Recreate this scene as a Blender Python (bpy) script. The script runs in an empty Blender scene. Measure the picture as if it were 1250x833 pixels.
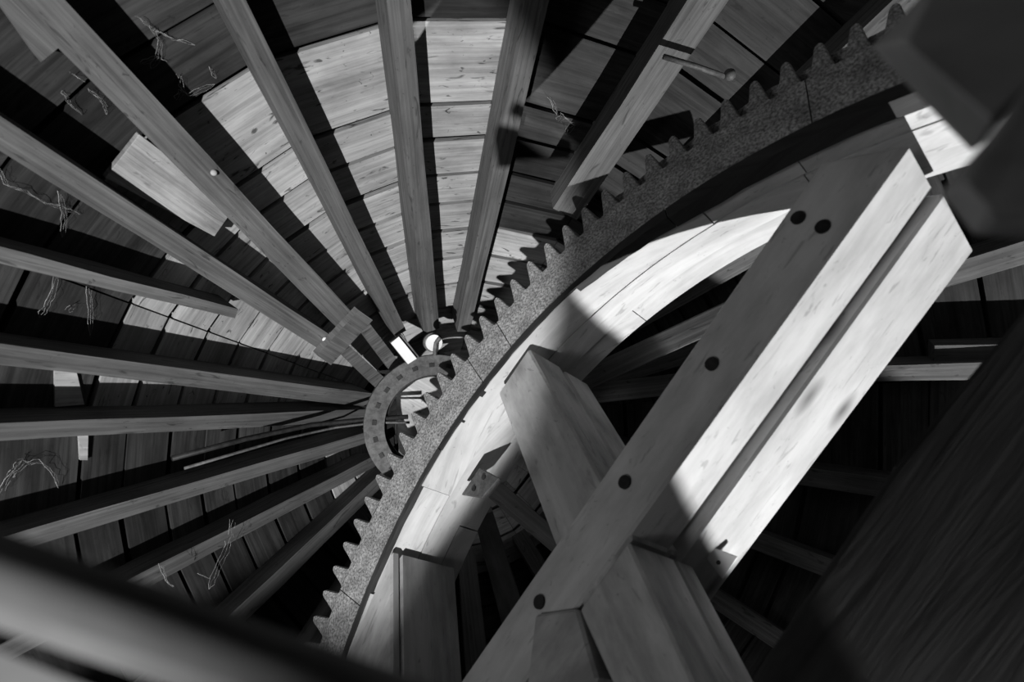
import bpy, bmesh, math, random
from mathutils import Vector as V, Matrix
random.seed(7)

# ------------------------------------------------------------------ camera
F = 750.0                                   # focal length in pixels of the 1250x833 frame
sc = bpy.context.scene
COL = sc.collection
# camera coordinates: x right, y down, z forward. world z = axis of the conical roof
UP = V((-.33, -.10, 1.0)).normalized()
XW = (V((1, 0, 0)) - UP * UP.x).normalized()
YW = UP.cross(XW)
EYE = V((0, 0, 1.6))
def w(c):                                   # camera coordinates -> world
    c = V(c)
    return V((XW.dot(c), YW.dot(c), UP.dot(c))) + EYE
def wd(c):
    return w(c) - EYE
def ray(u, v):
    return V(((u - 625) / F, (v - 416.5) / F, 1.0))
def at(u, v, z):                            # point on the pixel's ray at depth z (camera coordinates)
    return ray(u, v) * z
cd = bpy.data.cameras.new('camera')
cam = bpy.data.objects.new('camera', cd); COL.objects.link(cam)
r_, u_, b_ = wd((1, 0, 0)), wd((0, -1, 0)), wd((0, 0, -1))
cam.matrix_world = Matrix(((r_.x, u_.x, b_.x, EYE.x), (r_.y, u_.y, b_.y, EYE.y), (r_.z, u_.z, b_.z, EYE.z), (0, 0, 0, 1)))
cd.sensor_width = 36; cd.lens = F / 1250 * 36
cd.clip_start = .02
cd.dof.use_dof = True; cd.dof.focus_distance = 2.15; cd.dof.aperture_fstop = 2.4
sc.camera = cam

# ------------------------------------------------------------------ light
wld = bpy.data.worlds.new('world'); sc.world = wld; wld.use_nodes = True
bg = wld.node_tree.nodes['Background']
bg.inputs[0].default_value = (1, 1, 1, 1); bg.inputs[1].default_value = .028
def spot(name, loc, aim, half, watts, blend, soft):      # positions in camera coordinates
    d = bpy.data.lights.new(name, 'SPOT'); d.energy = watts; d.spot_size = math.radians(2 * half); d.spot_blend = blend; d.shadow_soft_size = soft
    o = bpy.data.objects.new(name, d); COL.objects.link(o); o.location = w(loc)
    o.rotation_euler = (w(aim) - w(loc)).to_track_quat('-Z', 'Y').to_euler()
    return o
# daylight through the openings in the wall round about, about 4 m from the axis of the mill
SUN_A, AIM_A = V((-1.2, 3.2, -6.0)), V((-1.033, -.301, 1.962))
SUN_B, AIM_B = V((2.63, 4.15, .74)), V((1.315, -.721, 1.258))
spot('window_below_offscreen', SUN_A, AIM_A, 7.95, 4700, .06, .05)
spot('window_right_offscreen', SUN_B, AIM_B, 15.6, 1800, .03, .02)
ad_ = bpy.data.lights.new('window_left_offscreen', 'AREA'); ad_.shape = 'RECTANGLE'; ad_.size = .8; ad_.size_y = 1.0; ad_.energy = 26
ao_ = bpy.data.objects.new('window_left_offscreen', ad_); COL.objects.link(ao_); ao_.location = w(V((-2.91, .64, -2.02)))
ao_.rotation_euler = (w(V((.62, .15, 1.2))) - ao_.location).to_track_quat('-Z', 'Y').to_euler()
vs = sc.view_settings
vs.view_transform = 'Standard'; vs.look = 'None'; vs.gamma = 1; vs.use_curve_mapping = False; vs.exposure = 0.0

# ------------------------------------------------------------------ materials
def nt(name):
    m = bpy.data.materials.new(name); m.use_nodes = True
    t = m.node_tree; return m, t, t.nodes['Principled BSDF']
def N(t, typ, **k):
    n = t.nodes.new(typ)
    for a, b in k.items():
        if a in n.inputs.keys(): n.inputs[a].default_value = b
        else: setattr(n, a, b)
    return n
def wood(name, lo_, hi_, rough=.75, grain=55, vary=.25, knots=.0, stain=.35, bump=.25, spots=0):
    """greyscale timber; UV u runs along the grain in metres"""
    m, t, p = nt(name); L = t.links.new
    uv = N(t, 'ShaderNodeUVMap'); oi = N(t, 'ShaderNodeObjectInfo')
    off = N(t, 'ShaderNodeVectorMath', operation='MULTIPLY'); cmb = N(t, 'ShaderNodeCombineXYZ')
    L(oi.outputs['Random'], cmb.inputs[0]); L(oi.outputs['Random'], cmb.inputs[1]); L(oi.outputs['Random'], cmb.inputs[2])
    L(cmb.outputs[0], off.inputs[0]); off.inputs[1].default_value = (37, 53, 91)
    add = N(t, 'ShaderNodeVectorMath', operation='ADD'); L(uv.outputs[0], add.inputs[0]); L(off.outputs[0], add.inputs[1])
    mp = N(t, 'ShaderNodeMapping'); mp.inputs['Scale'].default_value = (2.2, grain, 1); L(add.outputs[0], mp.inputs[0])
    g = N(t, 'ShaderNodeTexNoise', Scale=1.0, Detail=6.0, Roughness=.62, Distortion=.6); L(mp.outputs[0], g.inputs['Vector'])
    mp2 = N(t, 'ShaderNodeMapping'); mp2.inputs['Scale'].default_value = (3.0, 7.0, 1); L(add.outputs[0], mp2.inputs[0])
    s = N(t, 'ShaderNodeTexNoise', Scale=1.3, Detail=5.0, Roughness=.6); L(mp2.outputs[0], s.inputs['Vector'])
    cr = N(t, 'ShaderNodeValToRGB'); cr.color_ramp.elements[0].position = .30; cr.color_ramp.elements[1].position = .68
    cr.color_ramp.elements[0].color = (lo_,) * 3 + (1,); cr.color_ramp.elements[1].color = (hi_,) * 3 + (1,)
    L(g.outputs['Fac'], cr.inputs[0])
    sr = N(t, 'ShaderNodeValToRGB'); sr.color_ramp.elements[0].position = .33; sr.color_ramp.elements[1].position = .60
    sr.color_ramp.elements[0].color = (1 - stain,) * 3 + (1,); sr.color_ramp.elements[1].color = (1, 1, 1, 1)
    L(s.outputs['Fac'], sr.inputs[0])
    mul = N(t, 'ShaderNodeMixRGB', blend_type='MULTIPLY'); mul.inputs[0].default_value = 1
    L(cr.outputs[0], mul.inputs[1]); L(sr.outputs[0], mul.inputs[2])
    last = mul
    if knots:
        vo = N(t, 'ShaderNodeTexVoronoi', Scale=1.0); mp3 = N(t, 'ShaderNodeMapping')
        mp3.inputs['Scale'].default_value = (3.4, 7, 1)
        L(add.outputs[0], mp3.inputs[0]); L(mp3.outputs[0], vo.inputs['Vector'])
        kr = N(t, 'ShaderNodeValToRGB'); e = kr.color_ramp.elements
        e[0].position = .03; e[1].position = .20; e[0].color = (1 - knots,) * 3 + (1,); e[1].color = (1, 1, 1, 1)
        L(vo.outputs['Distance'], kr.inputs[0])
        m3 = N(t, 'ShaderNodeMixRGB', blend_type='MULTIPLY'); m3.inputs[0].default_value = 1
        L(last.outputs[0], m3.inputs[1]); L(kr.outputs[0], m3.inputs[2]); last = m3
    if spots:                                # nail marks, bark flecks, cracks
        for sca, p0_, p1_ in (((9, 42, 1), .30, .37), ((34, 60, 1), .27, .33)):
            mp3 = N(t, 'ShaderNodeMapping'); mp3.inputs['Scale'].default_value = sca; L(add.outputs[0], mp3.inputs[0])
            vo = N(t, 'ShaderNodeTexNoise', Scale=1.0, Detail=3.0, Roughness=.55, Distortion=1.2); L(mp3.outputs[0], vo.inputs['Vector'])
            kr = N(t, 'ShaderNodeValToRGB'); e = kr.color_ramp.elements
            e[0].position = p0_; e[1].position = p1_; e[0].color = (1 - spots,) * 3 + (1,); e[1].color = (1, 1, 1, 1)
            L(vo.outputs['Fac'], kr.inputs[0])
            m3 = N(t, 'ShaderNodeMixRGB', blend_type='MULTIPLY'); m3.inputs[0].default_value = 1
            L(last.outputs[0], m3.inputs[1]); L(kr.outputs[0], m3.inputs[2]); last = m3
    mr = N(t, 'ShaderNodeMapRange'); mr.inputs['To Min'].default_value = 1 - vary; mr.inputs['To Max'].default_value = 1 + vary * .4
    L(oi.outputs['Random'], mr.inputs['Value'])
    m2 = N(t, 'ShaderNodeVectorMath', operation='MULTIPLY'); L(last.outputs[0], m2.inputs[0])
    c2 = N(t, 'ShaderNodeCombineXYZ'); [L(mr.outputs[0], c2.inputs[i]) for i in range(3)]
    L(c2.outputs[0], m2.inputs[1]); L(m2.outputs[0], p.inputs['Base Color'])
    p.inputs['Roughness'].default_value = rough; p.inputs['Specular IOR Level'].default_value = .25
    b = N(t, 'ShaderNodeBump', Strength=bump, Distance=.004); L(g.outputs['Fac'], b.inputs['Height']); L(b.outputs[0], p.inputs['Normal'])
    return m
def metal(name, lo_, hi_, rough=.6, met=.0, scale=60, bump=.4, pit=.0):
    m, t, p = nt(name); L = t.links.new
    tc = N(t, 'ShaderNodeTexCoord')
    a = N(t, 'ShaderNodeTexNoise', Scale=scale, Detail=8.0, Roughness=.7); L(tc.outputs['Object'], a.inputs['Vector'])
    c = N(t, 'ShaderNodeTexNoise', Scale=scale * .13, Detail=4.0); L(tc.outputs['Object'], c.inputs['Vector'])
    cr = N(t, 'ShaderNodeValToRGB'); cr.color_ramp.elements[0].position = .40; cr.color_ramp.elements[1].position = .6
    cr.color_ramp.elements[0].color = (lo_,) * 3 + (1,); cr.color_ramp.elements[1].color = (hi_,) * 3 + (1,)
    L(a.outputs['Fac'], cr.inputs[0])
    c2 = N(t, 'ShaderNodeValToRGB'); c2.color_ramp.elements[0].position = .35; c2.color_ramp.elements[1].position = .65
    c2.color_ramp.elements[0].color = (.58,) * 3 + (1,)
    L(c.outputs['Fac'], c2.inputs[0])
    mul = N(t, 'ShaderNodeMixRGB', blend_type='MULTIPLY'); mul.inputs[0].default_value = 1
    L(cr.outputs[0], mul.inputs[1]); L(c2.outputs[0], mul.inputs[2]); L(mul.outputs[0], p.inputs['Base Color'])
    p.inputs['Roughness'].default_value = rough; p.inputs['Metallic'].default_value = met
    p.inputs['Specular IOR Level'].default_value = .3
    b = N(t, 'ShaderNodeBump', Strength=bump, Distance=.003); L(a.outputs['Fac'], b.inputs['Height']); L(b.outputs[0], p.inputs['Normal'])
    return m
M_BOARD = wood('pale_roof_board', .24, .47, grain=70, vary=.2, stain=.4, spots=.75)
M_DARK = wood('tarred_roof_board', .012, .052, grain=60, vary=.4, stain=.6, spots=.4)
M_RAFTER = wood('weathered_rafter', .065, .155, grain=90, vary=.2, stain=.35, spots=.5)
M_RDARK = wood('dark_rafter', .02, .045, grain=50, vary=.2)
M_PATCH = wood('sawn_plank', .26, .46, grain=110, vary=.0, stain=.5, spots=.3)
M_ARM = wood('planed_arm_timber', .53, .63, grain=22, vary=.08, stain=.30, spots=.30, knots=.7, rough=.6, bump=.1)
M_ARM2 = wood('old_arm_timber', .40, .55, grain=20, vary=.1, stain=.5, knots=.5, spots=.3)
M_FELLOE = wood('felloe_timber', .44, .62, grain=30, vary=.1, stain=.25, spots=.3)
M_FORE = wood('foreground_timber', .14, .28, grain=18, vary=.1, stain=.6)
M_BLOCK = wood('planed_block_timber', .30, .45, grain=18, vary=.1, stain=.5)
M_RAIL = wood('worn_rail_timber', .07, .15, grain=14, vary=.1, stain=.6)
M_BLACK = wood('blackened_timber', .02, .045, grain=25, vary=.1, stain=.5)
M_SHELL = wood('thatch_backing', .02, .04, grain=20, vary=0)
M_IRON = metal('cast_iron', .12, .56, scale=130, bump=.4)
M_DIRON = metal('dark_iron', .07, .13, scale=50)
M_PLATE = metal('plate_iron', .22, .34, scale=30, bump=.15)
M_WHITE = metal('white_enamel', .80, .86, scale=12, bump=.02, rough=.4)
M_SLOT = metal('rust_and_hole_dark', .012, .03, scale=40)  # dark rusty iron; also the painted shade of the bolt holes
M_WEB = metal('cobweb_silk', .25, .4, scale=90)
M_FLOOR = wood('floor_plank', .10, .2, grain=20)

# ------------------------------------------------------------------ mesh helpers
def finish(name, bm, mat, parent=None, local=None, smooth=False, grain=None, across=None):
    """bm in world space (or in parent's space when local); grain = direction of the wood grain"""
    bm.normal_update()
    uvl = bm.loops.layers.uv.verify()
    g = (grain or V((1, 0, 0))).normalized()
    ra_ = (across - g * across.dot(g)).normalized() if across else g.orthogonal().normalized()
    rb_ = g.cross(ra_)
    for f in bm.faces:
        nrm = f.normal
        if abs(nrm.dot(g)) > .8: a, b = ra_, rb_
        else: a, b = g, (ra_ if abs(nrm.dot(rb_)) > abs(nrm.dot(ra_)) else rb_)
        for l in f.loops: l[uvl].uv = (l.vert.co.dot(a), l.vert.co.dot(b))
        f.smooth = smooth
    if parent is None:
        o0 = sum((v.co for v in bm.verts), V()) / len(bm.verts)
    elif local:
        o0 = V()
    else:
        o0 = parent.location.copy()
    for v in bm.verts: v.co -= o0
    me = bpy.data.meshes.new(name); bm.to_mesh(me); bm.free(); me.materials.append(mat)
    o = bpy.data.objects.new(name, me); COL.objects.link(o)
    if parent is None: o.location = o0
    else: o.parent = parent
    return o
def tag(o, label, cat, group=None, kind=None):
    if label: o['label'] = label
    if cat: o['category'] = cat
    if group: o['group'] = group
    if kind: o['kind'] = kind
    return o
def empty(name, loc):
    o = bpy.data.objects.new(name, None); COL.objects.link(o); o.location = loc; o.empty_display_size = .1
    return o
def hexa(bm, q0, q1):
    """solid between two matching polygons"""
    n = len(q0)
    a = [bm.verts.new(p) for p in q0]; b = [bm.verts.new(p) for p in q1]
    fs = [bm.faces.new(a), bm.faces.new(b[::-1])]
    for i in range(n):
        j = (i + 1) % n
        fs.append(bm.faces.new((a[j], a[i], b[i], b[j])))
    bmesh.ops.recalc_face_normals(bm, faces=fs)
def solid(q0, q1, bevel=0, seg=2):
    bm = bmesh.new(); hexa(bm, q0, q1)
    if bevel: bmesh.ops.bevel(bm, geom=bm.edges[:], offset=bevel, segments=seg, affect='EDGES', profile=.6)
    return bm
def subdivide_wobble(bm, cuts, amp, seed=0):
    """hand-hewn unevenness on long edges"""
    rnd = random.Random(seed)
    es = sorted(bm.edges, key=lambda e: -e.calc_length()); L0 = es[0].calc_length()
    bmesh.ops.subdivide_edges(bm, edges=[e for e in es if e.calc_length() > L0 * .6], cuts=cuts, use_grid_fill=True)
    for v in bm.verts: v.co += V((rnd.uniform(-amp, amp), rnd.uniform(-amp, amp), rnd.uniform(-amp, amp)))
def tube(bm, pts, r, sides=6):
    prev = None
    for i, p in enumerate(pts):
        d = (pts[min(i + 1, len(pts) - 1)] - pts[max(i - 1, 0)]).normalized()
        a = d.orthogonal().normalized() if prev is None else (prev - d * prev.dot(d)).normalized()
        prev = a; b = d.cross(a)
        ring = [bm.verts.new(p + (a * math.cos(k * 2 * math.pi / sides) + b * math.sin(k * 2 * math.pi / sides)) * r) for k in range(sides)]
        if i:
            for k in range(sides): bm.faces.new((old[k], old[(k + 1) % sides], ring[(k + 1) % sides], ring[k]))
        else: bm.faces.new(ring[::-1])
        old = ring
    bm.faces.new(old)

# ------------------------------------------------------------------ conical roof
T = 1.2                                     # tangent of the half angle
APEX = at(545, 512, 3.3)
HA = APEX.dot(UP)                           # apex height over the eye
def cone_hit(u, v, drop=0.0):
    """pixel ray -> roof cone moved down its axis by drop (camera coordinates)"""
    A = APEX - UP * drop; r = ray(u, v); ra = r.dot(UP); Aa = A.dot(UP); K = 1 + T * T
    qa = r.dot(r) - K * ra * ra; qb = -2 * r.dot(A) + 2 * K * ra * Aa; qc = A.dot(A) - K * Aa * Aa
    D = math.sqrt(max(qb * qb - 4 * qa * qc, 0)); best = None
    for t in ((-qb - D) / (2 * qa), (-qb + D) / (2 * qa)):
        if t > 0 and Aa - t * ra > 0 and (best is None or t < best): best = t
    return r * best
AXW = w(APEX)                               # apex in the world
def azim(c):
    p = w(c) - AXW; return math.atan2(p.y, p.x)
def cone(az, h, drop=0.0):                  # world point of the cone at azimuth and depth below apex
    return AXW + V((math.cos(az) * T * h, math.sin(az) * T * h, -h - drop))
def pix(p):                                 # world -> pixel
    q = p - EYE; c = XW * q.x + YW * q.y + UP * q.z
    return (625 + F * c.x / c.z, 416.5 + F * c.y / c.z, c.z)
DEP = .13; DROP = DEP * math.sqrt(1 + T * T) / T

# name, inner pixel, outer pixel, width px inner, outer, material, label
G_R = 'rafters of the conical roof'
RAF = [
 ((428, 398), (45, -2), 26, 46, M_RAFTER, 'broad rafter with its end under the small crosspiece, above the slanting plank'),
 ((401, 420), (0, 163), 21, 33, M_RAFTER, 'rafter crossing under the slanting pale plank, pale bolt head near its inner end'),
 ((289, 383), (0, 312), 12, 24, M_RAFTER, 'short rafter with a ragged broken-off inner end short of the apex ring'),
 ((452, 489), (0, 433), 17, 23, M_RAFTER, 'rafter running beside the broken-off one, a bright strip of boards between them'),
 ((447, 507), (0, 527), 15, 20, M_RAFTER, 'rafter lying next to the black cable, a short pale patch beside its outer end'),
 ((452, 533), (30, 660), 15, 22, M_RAFTER, 'rafter just past the two cables, its lit face barred by shadows'),
 ((462, 561), (180, 707), 13, 21, M_RAFTER, 'rafter with a cobweb hanging at its middle'),
 ((478, 574), (285, 760), 14, 24, M_RAFTER, 'rafter that runs behind the lowest teeth of the wheel rim'),
 ((489, 408), (284, 0), 16, 29, M_RAFTER, 'rafter ending at the small white box above the apex ring'),
 ((527, 404), (486, 0), 20, 28, M_RAFTER, 'rafter ending at the round white lamp above the apex ring'),
 ((566, 405), (652, 15), 16, 35, M_RAFTER, 'rafter half in shade with a dark knot, beside the toothed wheel'),
 ((690, 262), (868, -5), 34, 48, M_RAFTER, 'shaded rafter behind the toothed wheel with a pipe across it'),
 ((1000, 458), (1260, 452), 18, 24, M_RAFTER, 'lone pale rafter beyond the white twin arm timber'),
]
raf_az = []
def rafter(pin, pout, wi, wo, mat, label):
    a, b = cone_hit(*pin, DROP), cone_hit(*pout, DROP)
    A, B = w(a), w(b)
    raf_az.append(azim(cone_hit(*pout)))
    d = (B - A).normalized()
    out = B + d * .9 if pout[0] < 1000 else B + d * .6
    nrm = V(((B - AXW).x, (B - AXW).y, 0)).normalized() + V((0, 0, T)); nrm = (nrm - d * nrm.dot(d)).normalized()
    s = d.cross(nrm)
    hw0 = wi * a.z / F / 2; hw1 = wo * b.z / F / 2
    def q(P, hw, t): return [P - s * hw + nrm * t, P + s * hw + nrm * t]
    i0, i1 = q(A, hw0, 0), q(A, hw0, DEP); o0, o1 = q(out, hw1, 0), q(out, hw1, DEP)
    bm = solid([i0[0], i0[1], o0[1], o0[0]], [i1[0], i1[1], o1[1], o1[0]])
    subdivide_wobble(bm, 7, .0025, len(raf_az))
    o = finish('rafter', bm, mat, grain=d, across=s)
    tag(o, label, 'rafter', G_R)
    return A, d, nrm, s
for r in RAF: rafter(*r)
# the rafters that complete the ring out of sight
azs = sorted(a % (2 * math.pi) for a in raf_az)
extra = []
for i, a in enumerate(azs):
    b = azs[(i + 1) % len(azs)]; gap = (b - a) % (2 * math.pi); k = round(gap / .27)
    extra += [a + gap * j / k for j in range(1, k)]
for az in extra:
    A, B = cone(az, .40, DROP), cone(az, 2.3, DROP); d = (B - A).normalized()
    nrm = V((math.cos(az), math.sin(az), T)); nrm = (nrm - d * nrm.dot(d)).normalized(); s = d.cross(nrm)
    bm = solid([A - s * .035, A + s * .035, B + s * .045, B - s * .045], [A - s * .035 + nrm * DEP, A + s * .035 + nrm * DEP, B + s * .045 + nrm * DEP, B - s * .045 + nrm * DEP])
    tag(finish('rafter', bm, M_RAFTER, grain=d), 'rafter in the shaded side of the roof, behind the wheel arms', 'rafter', 'rafters of the shaded roof side')
azs = sorted(azs + [a % (2 * math.pi) for a in extra])

# shell behind the boards
bm = bmesh.new()
NS = 96; prof = [(.0, .07), (2.6, .07), (2.6, .20), (.0, .20)]
rings = []
for h, lift in prof:
    rings.append([bm.verts.new(cone(2 * math.pi * k / NS, max(h, .02), -lift)) for k in range(NS)])
for i in (0, 1, 2, 3):
    A, B = rings[i], rings[(i + 1) % 4]
    for k in range(NS): bm.faces.new((A[k], A[(k + 1) % NS], B[(k + 1) % NS], B[k]))
shell = empty('ceiling', AXW - V((0, 0, 2.6))); tag(shell, None, None, None, 'structure')
finish('roof_backing', bm, M_SHELL, shell)
# boards, one by one
ROWS = [.16, .26, .35, .44, .53, .62, .71, .80, .88, .96, 1.05, 1.13, 1.30, 1.41, 1.55, 1.70, 1.86, 2.02, 2.18, 2.38, 2.58]
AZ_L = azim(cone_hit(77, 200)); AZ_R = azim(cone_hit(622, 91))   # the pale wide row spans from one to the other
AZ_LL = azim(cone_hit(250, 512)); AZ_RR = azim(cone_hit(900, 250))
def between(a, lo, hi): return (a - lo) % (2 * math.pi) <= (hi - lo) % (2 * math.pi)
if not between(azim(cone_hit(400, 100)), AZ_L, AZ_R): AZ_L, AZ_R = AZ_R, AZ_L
boards = []
for i, a in enumerate(azs):
    b = azs[(i + 1) % len(azs)]; b = b if b > a else b + 2 * math.pi
    mid = (a + b) / 2
    for j in range(len(ROWS) - 1):
        boards.append((i, j, a, b, mid))
def board(i, j, a, b, mid):
    rnd = random.Random(i * 100 + j)
    h0, h1 = ROWS[j] + .003 + rnd.uniform(0, .003), ROWS[j + 1] - .003 - rnd.uniform(0, .004)
    t0, t1 = rnd.uniform(-.006, .006), rnd.uniform(-.006, .006)
    lift = rnd.uniform(-.004, .006)
    P = [cone(a + .002, h0 + t0 * .3, -lift), cone(b - .002, h0 + t1 * .3, -lift), cone(b - .002, h1 + t1 * .3, -lift), cone(a + .002, h1 + t0 * .3, -lift)]
    up = V((math.cos(mid), math.sin(mid), T)).normalized() * .024
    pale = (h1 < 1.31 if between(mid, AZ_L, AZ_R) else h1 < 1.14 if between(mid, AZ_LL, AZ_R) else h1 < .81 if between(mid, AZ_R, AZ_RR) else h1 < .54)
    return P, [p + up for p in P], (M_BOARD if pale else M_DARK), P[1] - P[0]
def seen(bd):
    c = cone(bd[4], (ROWS[bd[1]] + ROWS[bd[1] + 1]) / 2); x, y, z = pix(c)
    if z < .2: return -1
    ins = -60 < x < 1310 and -60 < y < 893
    e0 = pix(cone(bd[2], ROWS[bd[1] + 1])); e1 = pix(cone(bd[3], ROWS[bd[1] + 1]))
    size = math.hypot(e0[0] - e1[0], e0[1] - e1[1])
    return size if ins else -1
boards.sort(key=lambda b: -seen(b))
rest = bmesh.new()
for k, bd in enumerate(boards):
    q0, q1, mat, g = board(*bd)
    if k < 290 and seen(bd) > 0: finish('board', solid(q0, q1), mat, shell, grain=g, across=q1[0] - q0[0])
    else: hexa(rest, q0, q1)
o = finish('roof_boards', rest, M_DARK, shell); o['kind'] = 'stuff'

# ------------------------------------------------------------------ pieces fixed under the roof
def on_cone(u, v, depth):                   # depth under the boards, measured square to them
    return w(cone_hit(u, v, depth * math.sqrt(1 + T * T) / T))
def slab(name, px, depth, thick, mat, label, cat, grain=None, bevel=0, group=None, parent=None):
    P = [on_cone(u, v, depth) for u, v in px]
    nrm = (P[1] - P[0]).cross(P[2] - P[0]).normalized()
    if nrm.z < 0: nrm = -nrm
    o = finish(name, solid(P, [p + nrm * thick for p in P], bevel), mat, parent, grain=grain or (P[1] - P[0]))
    if label: tag(o, label, cat, group)
    return o
slab('plank', [(170, 164), (287, 253), (262, 289), (128, 217)], .075, .022, M_PATCH, 'short pale sawn plank slanting between two rafters of the roof', 'plank', bevel=.002)
slab('rafter_stub', [(-12, -12), (10, -20), (72, 58), (50, 76)], .13, .10, M_RAFTER, 'short dark rafter stub alongside the broad rafter', 'rafter', grain=V((0, 0, 1)))
cp = empty('crosspiece', on_cone(422, 412, .16)); tag(cp, 'small wooden crosspiece nailed over two rafter ends near the apex ring', 'crosspiece')
slab('bar', [(438, 379), (455, 391), (404, 446), (387, 434)], .165, .03, M_RAFTER, None, None, parent=cp)
slab('trimmer', [(440, 404), (452, 396), (490, 446), (478, 455)], .125, .05, M_RAFTER, None, None, parent=cp)
slab('trimmer', [(416, 432), (428, 424), (470, 462), (459, 474)], .125, .05, M_RAFTER, None, None, parent=cp)
slab('wall_block', [(1141, 422), (1260, 420), (1260, 441), (1141, 443)], .10, .10, M_RAFTER, 'short timber block lying along the lone pale rafter', 'block')
slab('batten', [(67, 448), (92, 448), (103, 494), (67, 497)], .012, .010, M_PATCH, 'bright pale batten between two rafters out on the dark boards', 'batten')
slab('batten', [(96, 522), (108, 522), (107, 562), (98, 562)], .012, .010, M_PATCH, 'narrow pale batten on dark boards under the rafter by the black cable', 'batten')
def knob(u, v, depth, r, mat, name, label, cat, group=None):
    P = on_cone(u, v, depth); bm = bmesh.new()
    bmesh.ops.create_icosphere(bm, subdivisions=2, radius=r, matrix=Matrix.Translation(P))
    for vv in bm.verts: vv.co.z = P.z + (vv.co.z - P.z) * .6
    tag(finish(name, bm, mat, smooth=True), label, cat, group)
knob(397, 415, .14, .011, M_WHITE, 'bolt_head', 'pale bolt head on the rafter end beside the crosspiece', 'bolt')
knob(261, 211, .135, .009, M_PATCH, 'bolt_head', 'pale bolt head on the broad rafter beside the slanting plank', 'bolt')

# apex ring
RZ = 2.44
rc = at(531, 518, RZ); RO, RI = 85 * RZ / F, 61 * RZ / F
ringo = empty('apex_ring', w(rc)); tag(ringo, 'dark iron apex ring with bolt holes where the rafters meet', 'ring')
bm = bmesh.new(); NR = 72; rows = []
for r, z in ((RO, 0), (RI, 0), (RI, .02), (RO, .02)):
    rows.append([bm.verts.new(w(rc) + V((math.cos(k * 2 * math.pi / NR) * r, math.sin(k * 2 * math.pi / NR) * r, z))) for k in range(NR)])
for i in range(4):
    for k in range(NR): bm.faces.new((rows[i][k], rows[i][(k + 1) % NR], rows[(i + 1) % 4][(k + 1) % NR], rows[(i + 1) % 4][k]))
bmesh.ops.recalc_face_normals(bm, faces=bm.faces[:])
finish('ring_plate', bm, M_DIRON, ringo)
bm = bmesh.new(); rows = []
for r, z in ((RI * .99, .035), (RI * .93, .035), (RI * .93, .10), (RI * .99, .10)):
    rows.append([bm.verts.new(w(rc) + V((math.cos(k * 2 * math.pi / NR) * r, math.sin(k * 2 * math.pi / NR) * r, z))) for k in range(NR)])
for i in range(4):
    for k in range(NR): bm.faces.new((rows[i][k], rows[i][(k + 1) % NR], rows[(i + 1) % 4][(k + 1) % NR], rows[(i + 1) % 4][k]))
bmesh.ops.recalc_face_normals(bm, faces=bm.faces[:])
finish('ring_collar', bm, M_SLOT, ringo)
for k in range(22):                          # square bolts in the ring
    a = 2 * math.pi * k / 22 + .1; rr = (RO + RI) / 2
    c = w(rc) + V((math.cos(a) * rr, math.sin(a) * rr, -.004)); t = V((-math.sin(a), math.cos(a), 0)); n = V((math.cos(a), math.sin(a), 0))
    q = [c + t * .010 + n * .008, c - t * .010 + n * .008, c - t * .010 - n * .008, c + t * .010 - n * .008]
    finish('bolt', solid(q, [p + V((0, 0, .006)) for p in q]), M_SLOT, ringo)
# pale hatch board seen through the ring
P = [w(at(u, v, 2.62)) for u, v in [(484, 484), (540, 440), (600, 470), (560, 575), (488, 560)]]
tag(finish('hatch_board', solid(P, [p + V((0, 0, .02)) for p in P]), M_BOARD, grain=V((1, 1, 0))), 'pale board closing the opening above the apex ring', 'board')
# cables into the ring
for pts, r, mat, lab in (([(210, 560), (300, 536), (380, 519), (450, 512), (498, 509)], .009, M_SLOT, 'black cable running along the roof into the apex ring'),
                         ([(225, 572), (350, 535), (410, 522), (460, 516), (500, 516)], .005, M_DIRON, 'grey cable running below the black cable into the apex ring')):
    bm = bmesh.new(); tube(bm, [on_cone(u, v, .14 + .02 * i) if u < 440 else w(at(u, v, 2.40)) for i, (u, v) in enumerate(pts)], r)
    tag(finish('cable', bm, mat, smooth=True), lab, 'cable')
# white box and round lamp above the ring
bx = empty('junction_box', w(at(493, 428, 2.36))); tag(bx, 'small white oblong box fixed beside the apex ring', 'box')
P = [w(at(u, v, 2.36)) for u, v in [(477, 419), (487, 411), (509, 438), (498, 445)]]
finish('cover', solid(P, [p + V((0, 0, .012)) for p in P], .002), M_WHITE, bx)
P = [w(at(u, v, 2.375)) for u, v in [(476, 418), (490, 408), (513, 437), (498, 446)]]
finish('case', solid(P, [p + V((0, 0, .04)) for p in P], .003), M_DIRON, bx)
lm = empty('round_lamp', w(at(530, 419, 2.36))); tag(lm, 'round white bulkhead lamp with dark bracket above the apex ring', 'lamp')
for nm, r, z, mat in (('diffuser', 10.2, 0, M_WHITE), ('back_plate', 12, .02, M_DIRON)):
    bm = bmesh.new(); c = w(at(530, 419, 2.36)) + V((0, 0, z)); R = r * 2.36 / F
    q = [c + V((math.cos(k * math.pi / 14) * R, math.sin(k * math.pi / 14) * R, 0)) for k in range(28)]
    hexa(bm, q, [p + V((0, 0, .018)) for p in q]); finish(nm, bm, mat, lm)
bm = bmesh.new(); tube(bm, [w(at(u, v, 2.34)) for u, v in [(537, 413), (532, 419), (531, 427), (531, 434)]], .008)
finish('bracket', bm, M_DIRON, lm)
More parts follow.
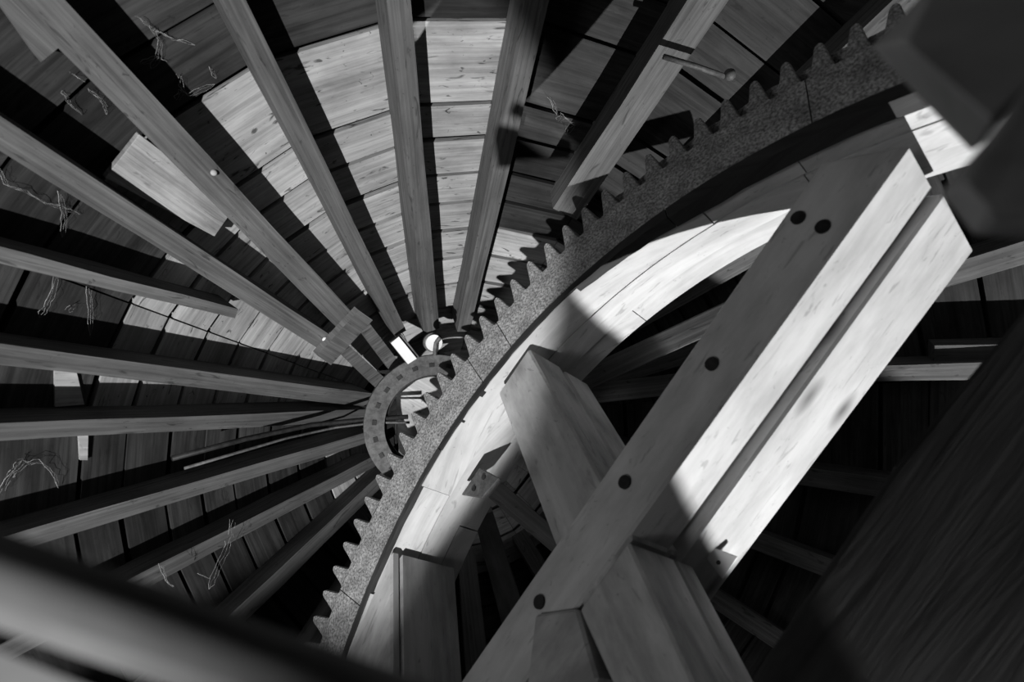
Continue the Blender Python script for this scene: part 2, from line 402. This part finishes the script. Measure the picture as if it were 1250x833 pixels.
# pipe with an end fitting across the dark rafter
pp = empty('pipe', on_cone(850, 80, .20)); tag(pp, 'thin pale pipe with a knuckle fitting across the dark rafter', 'pipe')
bm = bmesh.new(); tube(bm, [on_cone(810, 69, .18), on_cone(850, 81, .18), on_cone(884, 93, .18)], .009, 8); finish('tube', bm, M_DIRON, pp, smooth=True)
bm = bmesh.new(); bmesh.ops.create_icosphere(bm, subdivisions=2, radius=.019, matrix=Matrix.Translation(on_cone(891, 91, .18))); finish('fitting', bm, M_DIRON, pp, smooth=True)

# ------------------------------------------------------------------ toothed brake wheel
SW = 1.25
nW = V((1.2131, .713, 1.0)).normalized()
e1 = V((0, 1, 0)).cross(nW).normalized(); e2 = nW.cross(e1)
p0 = at(600, 350, 1.6)
cW = (p0 + e1 * 1.1176 + e2 * .8579) * SW
dW = p0.dot(nW) * SW
RT, RJ = 1.3606 * SW, 1.1677 * SW
RR = RT - .40 * (RT - RJ); RIN = RJ - .022
RIM = .28
def WL(u, v, off=0.0):                      # pixel -> wheel coordinates on the plane off behind its face
    r = ray(u, v); X = r * ((dW + off) / r.dot(nW)) - cW
    return V((X.dot(e1), X.dot(e2), off))
wheel = empty('brake_wheel', w(cW))
a1, a2, a3 = wd(e1), wd(e2), wd(nW)
wheel.matrix_world = Matrix(((a1.x, a2.x, a3.x, w(cW).x), (a1.y, a2.y, a3.y, w(cW).y), (a1.z, a2.z, a3.z, w(cW).z), (0, 0, 0, 1)))
tag(wheel, 'great timber brake wheel with a cast iron toothed rim and heavy twin arms', 'gear wheel')
TH0, DTH = -3.1873, .0463
def ang(k): return TH0 + DTH * k
def pol(r, a, z): return V((r * math.cos(a), r * math.sin(a), z))
IT = .055                                   # thickness of the iron
# one tooth, shared by all
bm = bmesh.new(); prof = []
hw_r, hw_t = .40 * DTH, .155 * DTH
for fr, hw in ((-.06, .50 * DTH), (.0, .425 * DTH), (.07, .36 * DTH), (.2, .315 * DTH), (.55, .22 * DTH), (.85, .155 * DTH), (.95, .11 * DTH), (1.0, .045 * DTH)):
    prof.append((RR + fr * (RT - RR), hw))
q = [(r, -h) for r, h in prof] + [(r, h) for r, h in reversed(prof)]
hexa(bm, [pol(r, a, 0) for r, a in q], [pol(r, a, IT) for r, a in q])
bmesh.ops.bevel(bm, geom=[e for e in bm.edges if abs(e.verts[0].co.z) < 1e-5 and abs(e.verts[1].co.z) < 1e-5], offset=.003, segments=1, affect='EDGES')
tooth0 = finish('tooth', bm, M_IRON, wheel, local=True)
tooth_me = tooth0.data; bpy.data.objects.remove(tooth0)
seams = [-14.5, -8.5, 1.5, 12.5, 14.5, 28.5, 38.5, 46.5]
for s0, s1 in zip(seams, seams[1:]):
    bm = bmesh.new(); g = .0010; k0, k1 = ang(s0) + g, ang(s1) - g
    st = max(4, int((s1 - s0) * 2)); A = [k0 + (k1 - k0) * i / st for i in range(st + 1)]
    q = [(RR, a) for a in A] + [(RJ, a) for a in reversed(A)]
    f0 = [bm.verts.new(pol(r, a, 0)) for r, a in q]; f1 = [bm.verts.new(pol(r, a, IT)) for r, a in q]
    n2 = len(q)
    for i in range(st):                      # quads, so that the band stays clean
        j = n2 - 1 - i
        bm.faces.new((f0[i], f0[i + 1], f0[j - 1], f0[j])); bm.faces.new((f1[i], f1[j], f1[j - 1], f1[i + 1]))
    for i in range(n2): bm.faces.new((f0[i], f1[i], f1[(i + 1) % n2], f0[(i + 1) % n2]))
    bmesh.ops.recalc_face_normals(bm, faces=bm.faces[:])
    seg = finish('gear_segment', bm, M_IRON, wheel, local=True)
    for k in range(math.ceil(s0), math.floor(s1) + 1):
        t = bpy.data.objects.new('tooth', tooth_me); COL.objects.link(t); t.parent = seg
        t.matrix_local = Matrix.Rotation(ang(k), 4, 'Z')
# dark flange backing the teeth on the far stretch of the rim
bm = bmesh.new(); st = 50; rows = [[], [], [], []]
for i in range(st + 1):
    a = ang(20.6) + (ang(46.5) - ang(20.6)) * i / st; ro = RT + (.012 if i % 4 < 2 else .004)
    for c, (r, z) in enumerate(((RR - .01, IT + .002), (ro, IT + .002), (ro, IT + .05), (RR - .01, IT + .05))): rows[c].append(bm.verts.new(pol(r, a, z)))
for c in range(4):
    X, Y = rows[c], rows[(c + 1) % 4]
    for i in range(st): bm.faces.new((X[i], X[i + 1], Y[i + 1], Y[i]))
bm.faces.new([rows[c][0] for c in range(4)]); bm.faces.new([rows[c][-1] for c in range(4)][::-1])
bmesh.ops.recalc_face_normals(bm, faces=bm.faces[:])
finish('backing_flange', bm, M_IRON, wheel, local=True)
# felloes: three laminated layers, joints staggered
lay = [(.0, .11), (.113, .20), (.203, RIM)]
for li, (z0, z1) in enumerate(lay):
    cuts = [[-14.5, 2.2, 7.2, 24, 27.6, 46.5], [-14.5, -3, 12.4, 27.5, 46.5], [-14.5, 6, 19, 27.4, 46.5]][li]
    for s0, s1 in zip(cuts, cuts[1:]):
        bm = bmesh.new(); k0, k1 = ang(s0) + .001, ang(s1) - .001; st = 14; rnd = random.Random(li * 9 + int(s0))
        ri = RIN + rnd.uniform(-.004, .004) + (.0, .0, .006)[li]; ro = RJ - .003 if li == 0 else RR - .02
        A = [k0 + (k1 - k0) * i / st for i in range(st + 1)]
        R0 = [[bm.verts.new(pol(r, a, z)) for a in A] for r, z in ((ri, z0), (ri, z1), (ro, z1), (ro, z0))]
        for c in range(4):
            X, Y = R0[c], R0[(c + 1) % 4]
            for i in range(st): bm.faces.new((X[i], X[i + 1], Y[i + 1], Y[i]))
        bm.faces.new([R0[c][0] for c in range(4)]); bm.faces.new([R0[c][-1] for c in range(4)][::-1])
        bmesh.ops.recalc_face_normals(bm, faces=bm.faces[:])
        finish('felloe', bm, M_FELLOE, wheel, local=True, grain=pol(1, (k0 + k1) / 2 + math.pi / 2, 0))
# dark packing strip between the iron and the felloes
for s0, s1 in ((-14.5, 9), (9, 23), (23, 46.5)):
    bm = bmesh.new(); rnd = random.Random(int(s0)); st = 26; rows = [[], [], [], []]
    for i in range(st + 1):
        a = ang(s0) + .001 + (ang(s1) - ang(s0) - .002) * i / st; wide = max(0, min(1, (s0 + (s1 - s0) * i / st - 17) / 8)); ri = RIN + .003 - .018 * wide - rnd.uniform(0, .006); zd = .010 + .035 * wide
        for c, (r, z) in enumerate(((RJ - .002, -.006), (ri, -.006), (ri, zd), (RJ - .002, zd))): rows[c].append(bm.verts.new(pol(r, a, z)))
    for c in range(4):
        X, Y = rows[c], rows[(c + 1) % 4]
        for i in range(st): bm.faces.new((X[i], X[i + 1], Y[i + 1], Y[i]))
    bm.faces.new([rows[c][0] for c in range(4)]); bm.faces.new([rows[c][-1] for c in range(4)][::-1])
    bmesh.ops.recalc_face_normals(bm, faces=bm.faces[:])
    finish('packing_strip', bm, M_RDARK, wheel, local=True, grain=pol(1, ang((s0 + s1) / 2) + math.pi / 2, 0))
# arms
def prism(px, z0, z1, mat, grain, bevel=.006, name='arm', parent=None, seed=1):
    q = [WL(u, v) if not isinstance(u, V) else u for u, v in px]
    bm = solid([V((p.x, p.y, z0)) for p in q], [V((p.x, p.y, z1)) for p in q], bevel, 1)
    return finish(name, bm, mat, parent or wheel, local=True, grain=grain, across=V((0, 0, 1)))
# twin arm: straight front timber and its twin behind a narrow gap
FE = [(1112, 177), (820, 577), (622, 858), (560, 945)]       # edge between its face and its underside
LE = [(1003, 199), (956, 270), (830, 445), (675, 667), (575, 815), (500, 925)]
ga = WL(820, 575) - WL(1112, 177)
arm_px = [(1003, 199), (1112, 177), (560, 945), (490, 938)]
A1 = prism(arm_px, -.004, .143, M_ARM, ga)
q = [WL(u, v) for u, v in [(1030, 196), (1124, 181), (572, 940), (497, 932)]]          # the gap widens towards the hub
A2 = finish('arm', solid([V((p.x, p.y, z)) for p, z in zip(q, (.148, .148, .182, .182))], [V((p.x, p.y, .375)) for p in q], .006, 1), M_ARM, wheel, local=True, grain=ga, across=V((0, 0, 1)))
# bolt heads sunk in the face of the twin arm
for u, v in [(976, 268), (1006, 279), (871, 446), (765, 590), (661, 736)]:
    p = WL(u, v); bm = bmesh.new(); R = .015
    q = [V((p.x + math.cos(k * math.pi / 8) * R, p.y + math.sin(k * math.pi / 8) * R, -.010)) for k in range(16)]
    hexa(bm, q, [V((a.x, a.y, .0)) for a in q]); finish('bolt_head', bm, M_SLOT, A1, local=True)
# cross arm above and below the twin arm
gb = WL(850, 833) - WL(644, 424)
prism([(608, 480), (645, 425), (772, 655), (712, 742), (676, 662)], .0, .135, M_ARM2, gb)
prism([(612, 478), (648, 428), (772, 655), (712, 742), (676, 662)], .139, .25, M_ARM2, gb)
B1 = prism([(771, 662), (905, 950), (800, 940), (711, 746)], -.012, .150, M_ARM2, gb)
B2 = prism([(771, 662), (905, 950), (800, 940), (711, 746)], .154, .225, M_ARM2, gb)
# short side arm low on the rim
prism([(478, 672), (430, 785), (380, 900), (478, 900)], .0, .03, M_ARM2, WL(430, 785) - WL(478, 672))
prism([(479, 672), (450, 740), (420, 900), (479, 900)], .031, .24, M_ARM2, WL(430, 785) - WL(478, 672))
# wedge block where the arms lap
prism([(660, 752), (712, 745), (738, 833), (690, 850), (650, 840)], -.02, .05, M_ARM2, ga, name='wedge_block')
# iron strap plates
def strap(px, off, th, mat, holes):
    q = [WL(u, v, off) for u, v in px]
    n = (q[1] - q[0]).cross(q[2] - q[0]).normalized()
    o = finish('strap_plate', solid(q, [p + n * th for p in q], .002, 1), mat, wheel, local=True)
    for u, v in holes:
        c = WL(u, v, off); R = .008
        pr = [V((c.x + math.cos(k * math.pi / 5) * R, c.y + math.sin(k * math.pi / 5) * R, off - .004)) for k in range(10)]
        finish('bolt_hole', solid(pr, [a + V((0, 0, .006)) for a in pr]), M_SLOT, o, local=True)  # dark disc on the plate; the shade of the hole is its colour
strap([(585, 571), (609, 584), (588, 608), (563, 604)],   .10, .012, M_DIRON, [(591, 583), (579, 597)])
def loc(X):                                 # camera coordinates -> wheel coordinates
    Y = X - cW; return V((Y.dot(e1), Y.dot(e2), Y.dot(nW)))
q = [loc(at(u, v, 1.355)) for u, v in [(870, 668), (901, 680), (882, 708), (862, 682)]]
vd = loc(at(880, 685, 1.4)) - loc(at(880, 685, 1.39)); vd.normalize()
sp = finish('strap_plate', solid(q, [p + vd * .012 for p in q], .002, 1), M_WHITE, wheel, local=True)
c = loc(at(877, 687, 1.352)); pr = [loc(at(877 + 3 * math.cos(k * .628), 687 + 3 * math.sin(k * .628), 1.352)) for k in range(10)]
finish('bolt_hole', solid(pr, [a + vd * .004 for a in pr]), M_SLOT, sp, local=True)  # hole drawn as a disc, its inner shade put into the colour

# ------------------------------------------------------------------ timbers behind the wheel
def timber(name, p, q, z0, z1, wpx, thick, mat, label, cat, bevel=.004, group=None):
    """bar between two pixels at depths z0, z1; wpx = width in pixels at p and q"""
    A, B = at(*p, z0), at(*q, z1); d = (B - A).normalized()
    vdir = ((A + B) / 2).normalized(); s = d.cross(vdir).normalized(); n = s.cross(d)
    if n.dot(vdir) < 0: n = -n
    h0, h1 = wpx[0] * z0 / F / 2, wpx[1] * z1 / F / 2
    q0 = [A - s * h0, A + s * h0, B + s * h1, B - s * h1]
    o = finish(name, solid([w(x) for x in q0], [w(x + n * thick) for x in q0], bevel, 2), mat, grain=wd(d))
    return tag(o, label, cat, group)
timber('brace', (604, 598), (690, 672), 1.95, 1.9, (24, 24), .06, M_RAFTER, 'short brace running from the iron strap plate behind the twin arm', 'brace')
timber('strut', (590, 628), (640, 800), 2.2, 2.3, (24, 34), .08, M_FORE, 'slanting strut in the dark opening behind the wheel rim', 'strut')
timber('roof_tie', (700, 470), (960, 350), 2.1, 2.0, (26, 30), .06, M_RAFTER, 'tie beam seen between the rim and the twin arm', 'beam')
timber('roof_tie', (690, 485), (900, 460), 2.25, 2.2, (24, 26), .06, M_RAFTER, 'level dark tie beam below the other one between cross arm and twin arm', 'beam')

# ------------------------------------------------------------------ foreground timbers, out of focus
def block(name, q0, z0, q1, z1, mat, label, cat, bevel, grain):
    """solid between two outlines, each at its own depth"""
    Z0 = z0 if isinstance(z0, list) else [z0] * len(q0); P = [at(u, v, z) for (u, v), z in zip(q0, Z0)]; Q = [at(u, v, z + z1 - Z0[0]) for (u, v), z in zip(q1, Z0)]
    o = finish(name, solid([w(p) for p in P], [w(p) for p in Q], bevel, 3), mat, grain=wd(grain))
    return tag(o, label, cat)
block('frame_beam', [(1104, 52), (1212, 148), (1420, -70), (1230, -200)], [.36, .36, .66, .66], [(1062, 58), (1186, 186), (1420, 10), (1240, -120)], .46, M_BLOCK, 'blurred squared beam end hanging over the wheel rim', 'beam', .004, V((1, -1, 0)))
block('frame_post', [(1172, 222), (1212, 262), (1300, 262), (1440, 110), (1280, 60)], [.33, .33, .36, .42, .40], [(1146, 236), (1190, 290), (1300, 296), (1440, 160), (1280, 90)], .40, M_BLOCK, 'blurred thick post end beside the top of the white twin arm', 'post', .006, V((1, -.5, 0)))
# hand rail
def rail(p, q, z0, z1, r0, r1, mat, label):
    A, B = at(*p, z0), at(*q, z1); bm = bmesh.new(); d = (B - A).normalized(); a = d.cross(V((0, 0, 1))).normalized(); b = d.cross(a)
    n = 24; rows = []
    for P, r in ((A, r0), (B, r1)):
        rows.append([bm.verts.new(w(P + (a * math.copysign(abs(math.cos(t)) ** .7, math.cos(t)) + b * math.copysign(abs(math.sin(t)) ** .7, math.sin(t))) * r)) for t in [2 * math.pi * k / n for k in range(n)]])
    for k in range(n): bm.faces.new((rows[0][k], rows[0][(k + 1) % n], rows[1][(k + 1) % n], rows[1][k]))
    bm.faces.new(rows[0][::-1]); bm.faces.new(rows[1])
    bmesh.ops.recalc_face_normals(bm, faces=bm.faces[:])
    return tag(finish('hand_rail', bm, mat, smooth=True, grain=wd(d)), label, 'rail')
rail((-90, 675), (760, 970), .27, .33, .0165, .0165, M_RAIL, 'blurred rounded timber rail running low across the foreground')
block('dark_filler_board', [(-120, 745), (330, 925), (330, 1020), (-120, 1020)], .29, [(-120, 745), (330, 925), (330, 1020), (-120, 1020)], .31, M_RAIL, 'blurred board added to darken the area below the rounded rail', 'board', .002, V((1, .35, 0)))  # board added to keep the area below the rail dark
# dark machine post at the right
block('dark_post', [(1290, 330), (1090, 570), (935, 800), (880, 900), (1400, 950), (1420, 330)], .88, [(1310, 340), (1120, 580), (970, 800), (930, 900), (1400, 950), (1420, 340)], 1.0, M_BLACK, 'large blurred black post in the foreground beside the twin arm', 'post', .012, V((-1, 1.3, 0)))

# cobwebs
def web(paths, label, depth=.01):
    bm = bmesh.new(); rnd = random.Random(len(label))
    for path in paths:
        for rep in range(3):
            pts = []
            for i in range(len(path) - 1):
                for k in range(4):
                    f = k / 4; u = path[i][0] * (1 - f) + path[i + 1][0] * f; v = path[i][1] * (1 - f) + path[i + 1][1] * f
                    pts.append(on_cone(u + rnd.gauss(0, .8) + (rep - 1) * 3, v + rnd.gauss(0, .8) + (rep - 1) * 2, depth + rnd.uniform(0, .02)))
            pts.append(on_cone(*path[-1], depth))
            tube(bm, pts, .0003 if rep else .0006, 4)
    tag(finish('cobweb', bm, M_WEB), label, 'cobweb', 'cobwebs on the roof boards')
web([[(168, 20), (185, 35), (196, 52), (193, 70), (184, 84)], [(185, 35), (212, 48), (238, 55)], [(172, 78), (193, 70), (205, 75)]], 'branching cobweb on the dark boards beside the broad rafter')
web([[(216, 122), (221, 112), (232, 116), (262, 103)], [(219, 92), (222, 108), (228, 116)], [(258, 84), (264, 96)]], 'cobweb clump on the seam where dark boards meet pale ones')
web([[(0, 205), (8, 226), (35, 236), (60, 250), (82, 254)], [(74, 236), (78, 262), (76, 290)], [(80, 254), (98, 262)]], 'cobweb trailing across boards between the plank rafter and the broken one')
web([[(70, 330), (66, 352), (58, 372), (48, 388)], [(108, 352), (111, 380), (110, 410)], [(83, 380), (92, 372)]], 'cobweb on dark boards under the broken rafter')
web([[(0, 602), (12, 582), (30, 566), (50, 564), (66, 578), (71, 596)], [(12, 582), (18, 572), (28, 560)]], 'arched cobweb on dark boards low at the eaves')
web([[(284, 636), (281, 655), (276, 672), (262, 702), (255, 720)], [(196, 690), (204, 712), (212, 716)], [(244, 702), (254, 706)]], 'cobweb hanging from a lit rafter over black boards', .19)
web([[(682, 148), (688, 140), (700, 152), (690, 164)], [(672, 120), (680, 140)]], 'cobweb tuft on the shaded boards beside the knotty rafter')
web([[(78, 112), (84, 126), (100, 140)], [(110, 110), (126, 124), (130, 140)], [(88, 90), (104, 100)]], 'faint cobweb between the rafter stub and the plank rafter')

# floor
FZ = -4.15
bm = bmesh.new()
q = [V((math.cos(k * math.pi / 24) * 6.0, math.sin(k * math.pi / 24) * 6.0, FZ)) + V((AXW.x, AXW.y, 0)) for k in range(48)]
hexa(bm, q, [p - V((0, 0, .1)) for p in q])
fl = finish('floor', bm, M_FLOOR); tag(fl, None, None, None, 'structure')
